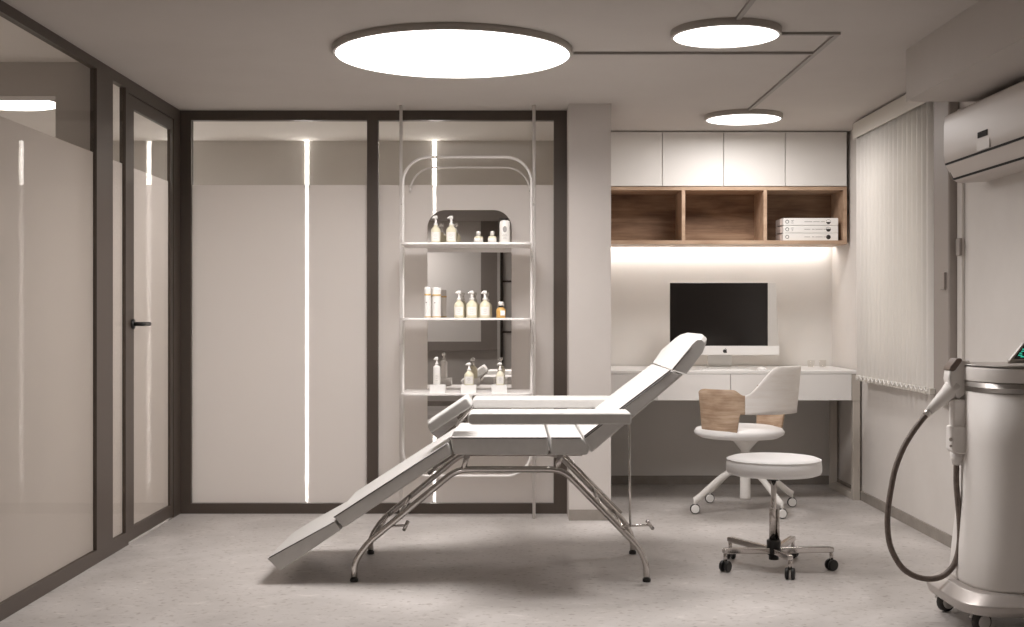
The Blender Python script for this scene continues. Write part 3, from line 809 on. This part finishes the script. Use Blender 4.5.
t, X, Y, r, h = bottle(496.2, 505.6, 301.6, z2s, 'small amber bottle with white cap and dark neck on the middle shelf', 'amber_bottle')
link('body', LT((X, Y, z2s), [(r * .93, 0), (r, .003), (r, h * .5), (r * .7, h * .62), (r * .45, h * .66)], 20), M['amber'], t, smooth=True)
link('neck', LT((X, Y, z2s + h * .64), [(r * .52, 0), (r * .52, h * .12)], 16), M['black'], t, smooth=True)
link('cap', LT((X, Y, z2s + h * .76), [(r * .56, 0), (r * .56, h * .2), (r * .45, h * .24)], 16), M['bottlewhite'], t, smooth=True)
link('label_sticker', BX(X - r * .1, X + r * .85, Y - r - .0008, Y - r * .4, z2s + h * .15, z2s + h * .45), M['label'], t)
BOXY = 7.33
for i, (a, b_, ba, bb, yt) in enumerate(((429.6, 445, 433.2, 440.4, 356.8), (460.8, 476, 464.2, 473.8, 362.6), (491.5, 506.8, 496, 504.2, 362.4))):
    Xa, Xb = wx(a, BOXY - .045), wx(b_, BOXY - .045); hh = .046
    w = ['one closest to the rack pole', 'middle one of three', 'one closest to the treatment bed backrest'][i]
    t = empty('display_block', ((Xa + Xb) / 2, BOXY, z3s), ['white display block on the bottom shelf carrying the tall slim bottle', 'white display block on the bottom shelf carrying the wide little bottle', 'white display block on the bottom shelf carrying the narrow little bottle'][i], 'block', 'white display blocks on the bottom shelf')
    bm = BX(Xa, Xb, BOXY - .045, BOXY + .045, z3s, z3s + hh * .86)
    for (p, q, y0, y1) in ((Xa, Xb, BOXY - .045, BOXY - .037), (Xa, Xb, BOXY + .037, BOXY + .045), (Xa, Xa + .008, BOXY - .037, BOXY + .037), (Xb - .008, Xb, BOXY - .037, BOXY + .037)):
        box(bm, p, q, y0, y1, z3s + hh * .86, z3s + hh)
    link('block_tray', bm, M['porcelain'], t)
    pump_bottle(ba, bb, yt, z3s + hh * .86 + .0006, ['tall slim white pump bottle standing on a white block', 'cream and white pump bottle standing on the middle white block', 'narrow pale pump bottle on the block closest to the poster-free pole'][i].replace('closest to the poster-free pole', 'farthest from the cans'),
                body=['bottlewhite', 'cream', 'clearplastic'][i], Y=BOXY, group=g3, slim=(i == 0))

# ------------------------------------------------------------------ blind, air conditioner
BXX = 2.25
bl = empty('vertical_blind', (2.27, 7.42, .81), 'white vertical blind with headrail and many fabric slats over the window', 'blind')
link('valance', BX(2.236, 2.244, 6.10, 8.20, 2.385, 2.487), M['valance'], bl, bevel=.002)
link('headrail', BX(2.246, XR - .001, 6.76, 8.19, 2.44, 2.487), M['valance'], bl)
ys = 6.735
k = 0
while ys < 8.12:
    a = math.radians(-36); hw = .053; bm = bmesh.new(); n = 6; prev = None
    for j in range(n + 1):
        t = -1 + 2 * j / n; bow = .006 * (1 - t * t)
        yy = ys + t * hw * math.cos(a) - bow * math.sin(a); xx = BXX + .022 + t * hw * math.sin(a) * .75 - bow
        row = [bm.verts.new((xx, yy, z)) for z in (.815, .84, 1.4, 2.0, 2.438)]
        if prev:
            for q in range(4): bm.faces.new((prev[q], row[q], row[q + 1], prev[q + 1]))
        prev = row
    s = link('slat', bm, M['blind'], bl, smooth=True)
    so = s.modifiers.new('thick', 'SOLIDIFY'); so.thickness = .0012
    link('weight', BX(BXX - .010, BXX + .020, ys - .036, ys + .036, .806, .838), M['valance'], s, bevel=.003)
    ys += .0865; k += 1
bm = tube(bmesh.new(), [(BXX - .012, 6.71 + i * .0209, .842 - .022 * abs(math.sin(i * PI / 4))) for i in range(68)], .0022, 6)
link('bead_chain', bm, M['keys'], bl)

ac = empty('air_conditioner', (2.24, 5.64, 1.87), 'pale wall-mounted split air conditioner below the ceiling beam', 'air conditioner')
AY0, AY1 = 5.14, 6.14
prof = [(XR, 2.225), (2.165, 2.225), (2.125, 2.205), (2.118, 2.16), (2.118, 2.02), (2.124, 1.972), (2.132, 1.955), (2.165, 1.893), (2.19, 1.878), (XR, 1.885)]
link('body', prism(bmesh.new(), [(p, q) for p, q in [(x, z) for x, z in prof]], 'y', AY0, AY1), M['ac'], ac, bevel=.010)
# slot, louver with its dark outline, display window
bm = prism(bmesh.new(), [(2.119, 1.973), (2.1215, 1.964), (2.140, 1.966), (2.14, 1.975)], 'y', AY0 + .02, AY1 - .02)
link('slot', bm, M['ac_dark'], ac)
link('louver', prism(bmesh.new(), [(2.122, 1.962), (2.156, 1.898), (2.162, 1.902), (2.130, 1.964)], 'y', AY0 + .03, AY1 - .035), M['ac'], ac, bevel=.002)
bm = prism(bmesh.new(), [(2.153, 1.899), (2.160, 1.890), (2.166, 1.893), (2.160, 1.902)], 'y', AY0 + .03, AY1 - .035)
prism(bm, [(2.140, 1.930), (2.158, 1.893), (2.163, 1.896), (2.146, 1.932)], 'y', AY1 - .034, AY1 - .026)
link('louver_gap', bm, M['ac_dark'], ac)
Ya, Yb_ = 2.117 * F / (987.4 - CX), 2.117 * F / (978 - CX)
link('display', BX(2.1145, 2.119, Ya, Yb_, 2.034, 2.060), M['ac_dark'], ac)
link('indicator_panel', BX(2.1172, 2.119, Ya - .02, Yb_ + .015, 1.976, 2.022), M['ac'], ac)

# ------------------------------------------------------------------ laser machine
KX, KY = 2.02, 5.02
mc = empty('laser_machine', (KX, KY, 0), 'white wheeled laser treatment machine with steel band at the right wall', 'machine')
def sring(bm, cx, cy, z, a, b, n=3.0, seg=64):
    out = []
    for k in range(seg):
        t = 2 * PI * k / seg; c_, s_ = math.cos(t), math.sin(t)
        out.append(bm.verts.new((cx + a * math.copysign(abs(c_) ** (2 / n), c_), cy + b * math.copysign(abs(s_) ** (2 / n), s_), z)))
    return out
def loft(rs):
    bm = bmesh.new(); rings = [sring(bm, *r) for r in rs]
    for a, b in zip(rings, rings[1:]):
        for k in range(len(a)): bm.faces.new((a[k], a[(k + 1) % len(a)], b[(k + 1) % len(b)], b[k]))
    bm.faces.new(rings[0][::-1]); bm.faces.new(rings[-1]); return bm
MCX = 2.047
link('body', loft([(MCX, KY, .165, .250, .252, 3.2), (MCX, KY, .18, .255, .257, 3.2), (MCX, KY, .30, .245, .247, 3.2), (MCX, KY, .50, .225, .234, 3), (MCX, KY, .72, .216, .228, 2.8), (MCX, KY, .925, .212, .226, 2.6)]), M['machine'], mc, smooth=True)
link('steel_band', loft([(MCX, KY, .928, .214, .229, 2.6), (MCX, KY, .965, .214, .229, 2.6)]), M['steel'], mc, wn=True)
link('top_rim', loft([(MCX, KY, .966, .207, .222, 2.6), (MCX, KY, .972, .216, .231, 2.6), (MCX, KY, 1.018, .216, .231, 2.6), (MCX, KY, 1.026, .210, .225, 2.6)]), M['machine'], mc, wn=True)
link('top_tray', loft([(MCX, KY, 1.028, .214, .229, 2.6), (MCX, KY, 1.035, .214, .229, 2.6)]), M['machine_grey'], mc, wn=True)
# flank rib that carries the handpiece holder
link('side_column', prism(bmesh.new(), [(1.865, 5.07), (1.838, 5.08), (1.832, 5.16), (1.85, 5.20), (1.88, 5.20)], 'z', .19, .93), M['machine'], mc, bevel=.02)
link('base', loft([(KX, KY, .084, .275, .28, 4.5), (KX, KY, .088, .290, .298, 4.5), (KX, KY, .122, .302, .31, 4.5), (KX, KY, .130, .299, .307, 4.5), (KX, KY, .160, .262, .268, 4), (KX, KY, .166, .255, .26, 4)]), M['base_metal'], mc, wn=True)
for cx_, cy_ in ((1.805, 5.20), (1.825, 4.86), (2.24, 5.22), (2.24, 4.82)):
    ax = Vector((1, -.55, 0)).normalized() if cx_ < 2 else Vector((1, 0, 0))
    c0 = Vector((cx_, cy_, .041))
    if cx_ < 2: ax = Vector((.35, -1, 0)).normalized()
    cs = link('caster', wheel(bmesh.new(), c0, ax, .041, .034), M['rubber'], mc, wn=True)
    bm = wheel(bmesh.new(), c0 + ax * .019, ax, .027, .006); wheel(bm, c0 - ax * .019, ax, .027, .006)
    link('hub_cap', bm, M['wheel'], cs, wn=True)
    link('caster_stem', TB([c0 + Vector((0, 0, .02)), c0 + Vector((.02, 0, .052))], .012, 10), M['steel'], cs, smooth=True)
    bm = bmesh.new(); prev = None; q = ax.cross(Vector((0, 0, 1)))
    link('fork', tube(bm, [c0 - ax * .012 + (q * math.cos(a) + Vector((0, 0, 1)) * math.sin(a)) * .0455 for a in [math.radians(20 + 14 * i) for i in range(11)]], .0045, 8), M['wheel'], cs, smooth=True)
# screen on top with green read-outs
TY = 4.95
def scr(pts, y0, y1): return prism(bmesh.new(), [(wx(px, TY), wz(py, TY)) for px, py in pts], 'y', y0, y1)
sc_ = link('screen', scr(((1009.5, 360.8), (1023.5, 343.2), (1056, 343.2), (1056, 360.8)), TY, TY + .022), M['machine_grey'], mc, bevel=.002)
link('screen_face', scr(((1013.2, 358.9), (1024.6, 344.8), (1055, 344.8), (1055, 358.9)), TY - .002, TY + .001), M['screen'], sc_)
bm = bmesh.new()
for px, py, w in ((1019.5, 353.2, .010), (1021.4, 351.2, .014), (1018.2, 355.2, .016), (1022.4, 349.2, .02), (1020.6, 356.8, .03), (1026, 354, .03), (1030, 350, .04)):
    p = P(px, py, TY - .003); box(bm, p.x, p.x + w, p.y - .0006, p.y + .0006, p.z - .0015, p.z + .0015)
link('readout', bm, M['green'], sc_)
link('screen_hinge', TB([P(1008, 361.6, TY + .02), P(1030, 361.2, TY + .02)], .008, 10), M['machine_grey'], mc, smooth=True)
# holder plate and handpiece
HYy = 5.14
def hp(px, py, Y=HYy): return P(px, py, Y)
hold = prism(bmesh.new(), [(wx(px, HYy), wz(py, HYy)) for px, py in ((956, 362.5), (967, 360.2), (969.5, 401), (957, 399.5), (958.5, 391), (962, 388))], 'y', HYy - .03, HYy + .05)
link('holder', hold, M['machine_grey'], mc, bevel=.004)
hd = link('handpiece', prism(bmesh.new(), [(wx(px, HYy), wz(py, HYy)) for px, py in ((943.4, 370.0), (954.4, 358.0), (966, 362.3), (964.5, 392), (958, 394), (952, 399), (944.5, 388), (942.2, 378)) ], 'y', HYy - .075, HYy - .005), M['machine'], mc, bevel=.010)
link('handpiece_tip', prism(bmesh.new(), [(wx(px, HYy), wz(py, HYy)) for px, py in ((942.2, 369.6), (943.2, 366), (949.6, 358.2), (953.2, 357.4), (955.2, 358.6), (955.0, 360.4), (948.5, 369.4), (946.4, 370.6))], 'y', HYy - .083, HYy - .008), M['tip'], hd, bevel=.004)
link('handle_grip', TB([hp(955, 385, HYy - .04), hp(947, 394, HYy - .045), hp(938, 402.5, HYy - .05), hp(929.3, 411, HYy - .055)], [.038, .031, .024, .0175], 20), M['machine'], hd, smooth=True)
link('grip_collar', TB([hp(929.3, 411, HYy - .055), hp(925.6, 415.4, HYy - .057)], [.0165, .0155], 16), M['steel'], hd, smooth=True)
# plug on the flank: block with short neck and taper down to the hose
CXp, CYp = 958.6, 5.085
link('hose_neck', prism(bmesh.new(), [(wx(px, CYp), wz(py, CYp)) for px, py in ((951.5, 399), (964.8, 399), (965.4, 427), (950.8, 427))], 'y', CYp - .03, CYp + .03), M['machine'], mc, bevel=.008)
cb = link('connector_block', prism(bmesh.new(), [(wx(px, CYp), wz(py, CYp)) for px, py in ((948.8, 425.5), (966.5, 425.5), (967.6, 450), (964.4, 453.5), (950.8, 452.5), (948.2, 448))], 'y', CYp - .042, CYp + .035), M['machine'], mc, bevel=.008)
link('button', sphere(sphere(bmesh.new(), P(950.8, 439.5, CYp - .043), .008, 12, (1, .5, 1)), P(950.8, 446.0, CYp - .043), .006, 12, (1, .5, 1)), M['machine_grey'], cb, smooth=True)
link('hose_boot', TB([P(957.4, 452, CYp), P(956.8, 459, CYp), P(956.6, 465, CYp)], [.030, .024, .015], 18), M['machine'], mc, smooth=True)
hpts = [(925.6, 415.4), (921.5, 420.5), (913.5, 431), (903.6, 447.5), (895.5, 468), (891.2, 488), (888.2, 508), (887.5, 526), (889.5, 543), (894.5, 556), (902.0, 567.5), (911.5, 574.5), (922, 578.2), (933, 578.8), (943.5, 575.5), (952.4, 567), (957.6, 555), (959.8, 540), (959.6, 522), (958.0, 503), (956.4, 484), (956.4, 464)]
n = len(hpts); pts = []
for i, (px, py) in enumerate(hpts):
    t = i / (n - 1); Y = (HYy - .057) * (1 - t) + CYp * t - .05 * math.sin(PI * t)
    pts.append(P(px, py, Y))
def catmull(p, sub=5):
    out = []
    for i in range(len(p) - 1):
        a, b, c, d = p[max(i - 1, 0)], p[i], p[i + 1], p[min(i + 2, len(p) - 1)]
        for k in range(sub):
            t = k / sub
            out.append(.5 * ((2 * b) + (c - a) * t + (2 * a - 5 * b + 4 * c - d) * t * t + (3 * b - a - 3 * c + d) * t ** 3))
    out.append(p[-1]); return out
link('hose', TB(catmull(pts, 6), .0118, 14), M['hose'], mc, smooth=True)

# ------------------------------------------------------------------ the room behind the camera (seen in the mirror)
kz = (15.44 - YN) / F
def mxp(px): return (px - CX) * kz
def mzp(py): return CZ - (py - HY) * kz
rw = struct('window_7', BX(-1.75, mxp(481), YN + .02, YN + .03, mzp(342), H - .001), M['hallceiling'])
bm = BX(mxp(481), mxp(498), YN + .001, YN + .06, mzp(350), H - .001); box(bm, -1.85, mxp(481), YN + .001, YN + .06, mzp(350.5), mzp(341.5))
box(bm, -1.85, -1.75, YN + .001, YN + .06, mzp(341.5), H - .001)
struct('window_frame', bm, M['trimgrey'], rw)
struct('door_2', BX(mxp(503.5), mxp(503.5) + .9, YN + .001, YN + .02, .07, 2.2), M['alcove'], bevel=.003)
struct('trim_5', BX(mxp(497.3), mxp(500.2), YN + .001, YN + .07, .07, 2.3), M['alcove'])
cr = empty('wall_rail', (mxp(501.5), YN + .05, .4), 'dark vertical wall rail with short pegs, seen in the mirror', 'rail')
link('rail_bar', BX(mxp(500.4), mxp(503), YN + .002, YN + .045, mzp(378), mzp(252)), M['frame'], cr)
for py in (219.6, 281.4, 332):
    link('peg', BX(mxp(503), mxp(511.5), YN + .02, YN + .035, mzp(py) - .012, mzp(py) + .012), M['frame'], cr)
struct('baseboard_rear', BX(XL, XR, YN, YN + .012, 0, .065), M['base'])

# ------------------------------------------------------------------ camera, world, colour
cam = bpy.data.cameras.new('camera'); co = bpy.data.objects.new('camera', cam); COL.objects.link(co)
co.location = (0, 0, CZ); co.rotation_euler = (PI / 2, 0, 0)
cam.sensor_width = 36; cam.lens = 36 * F / 1024; cam.shift_y = 1.5 / 1024; cam.clip_start = .05
scn.camera = co
w = bpy.data.worlds.new('world'); w.use_nodes = True; scn.world = w
w.node_tree.nodes['Background'].inputs[0].default_value = (.62, .59, .55, 1)
w.node_tree.nodes['Background'].inputs[1].default_value = 1.6
vs = scn.view_settings
scn.display_settings.display_device = 'sRGB'
vs.view_transform = 'Standard'; vs.look = 'None'; vs.gamma = 1; vs.use_curve_mapping = False; vs.exposure = .56
scn.cycles.max_bounces = 12; scn.cycles.diffuse_bounces = 6; scn.cycles.transparent_max_bounces = 16; scn.cycles.glossy_bounces = 6
scn.cycles.use_denoising = True
scn.cycles.sample_clamp_indirect = 4
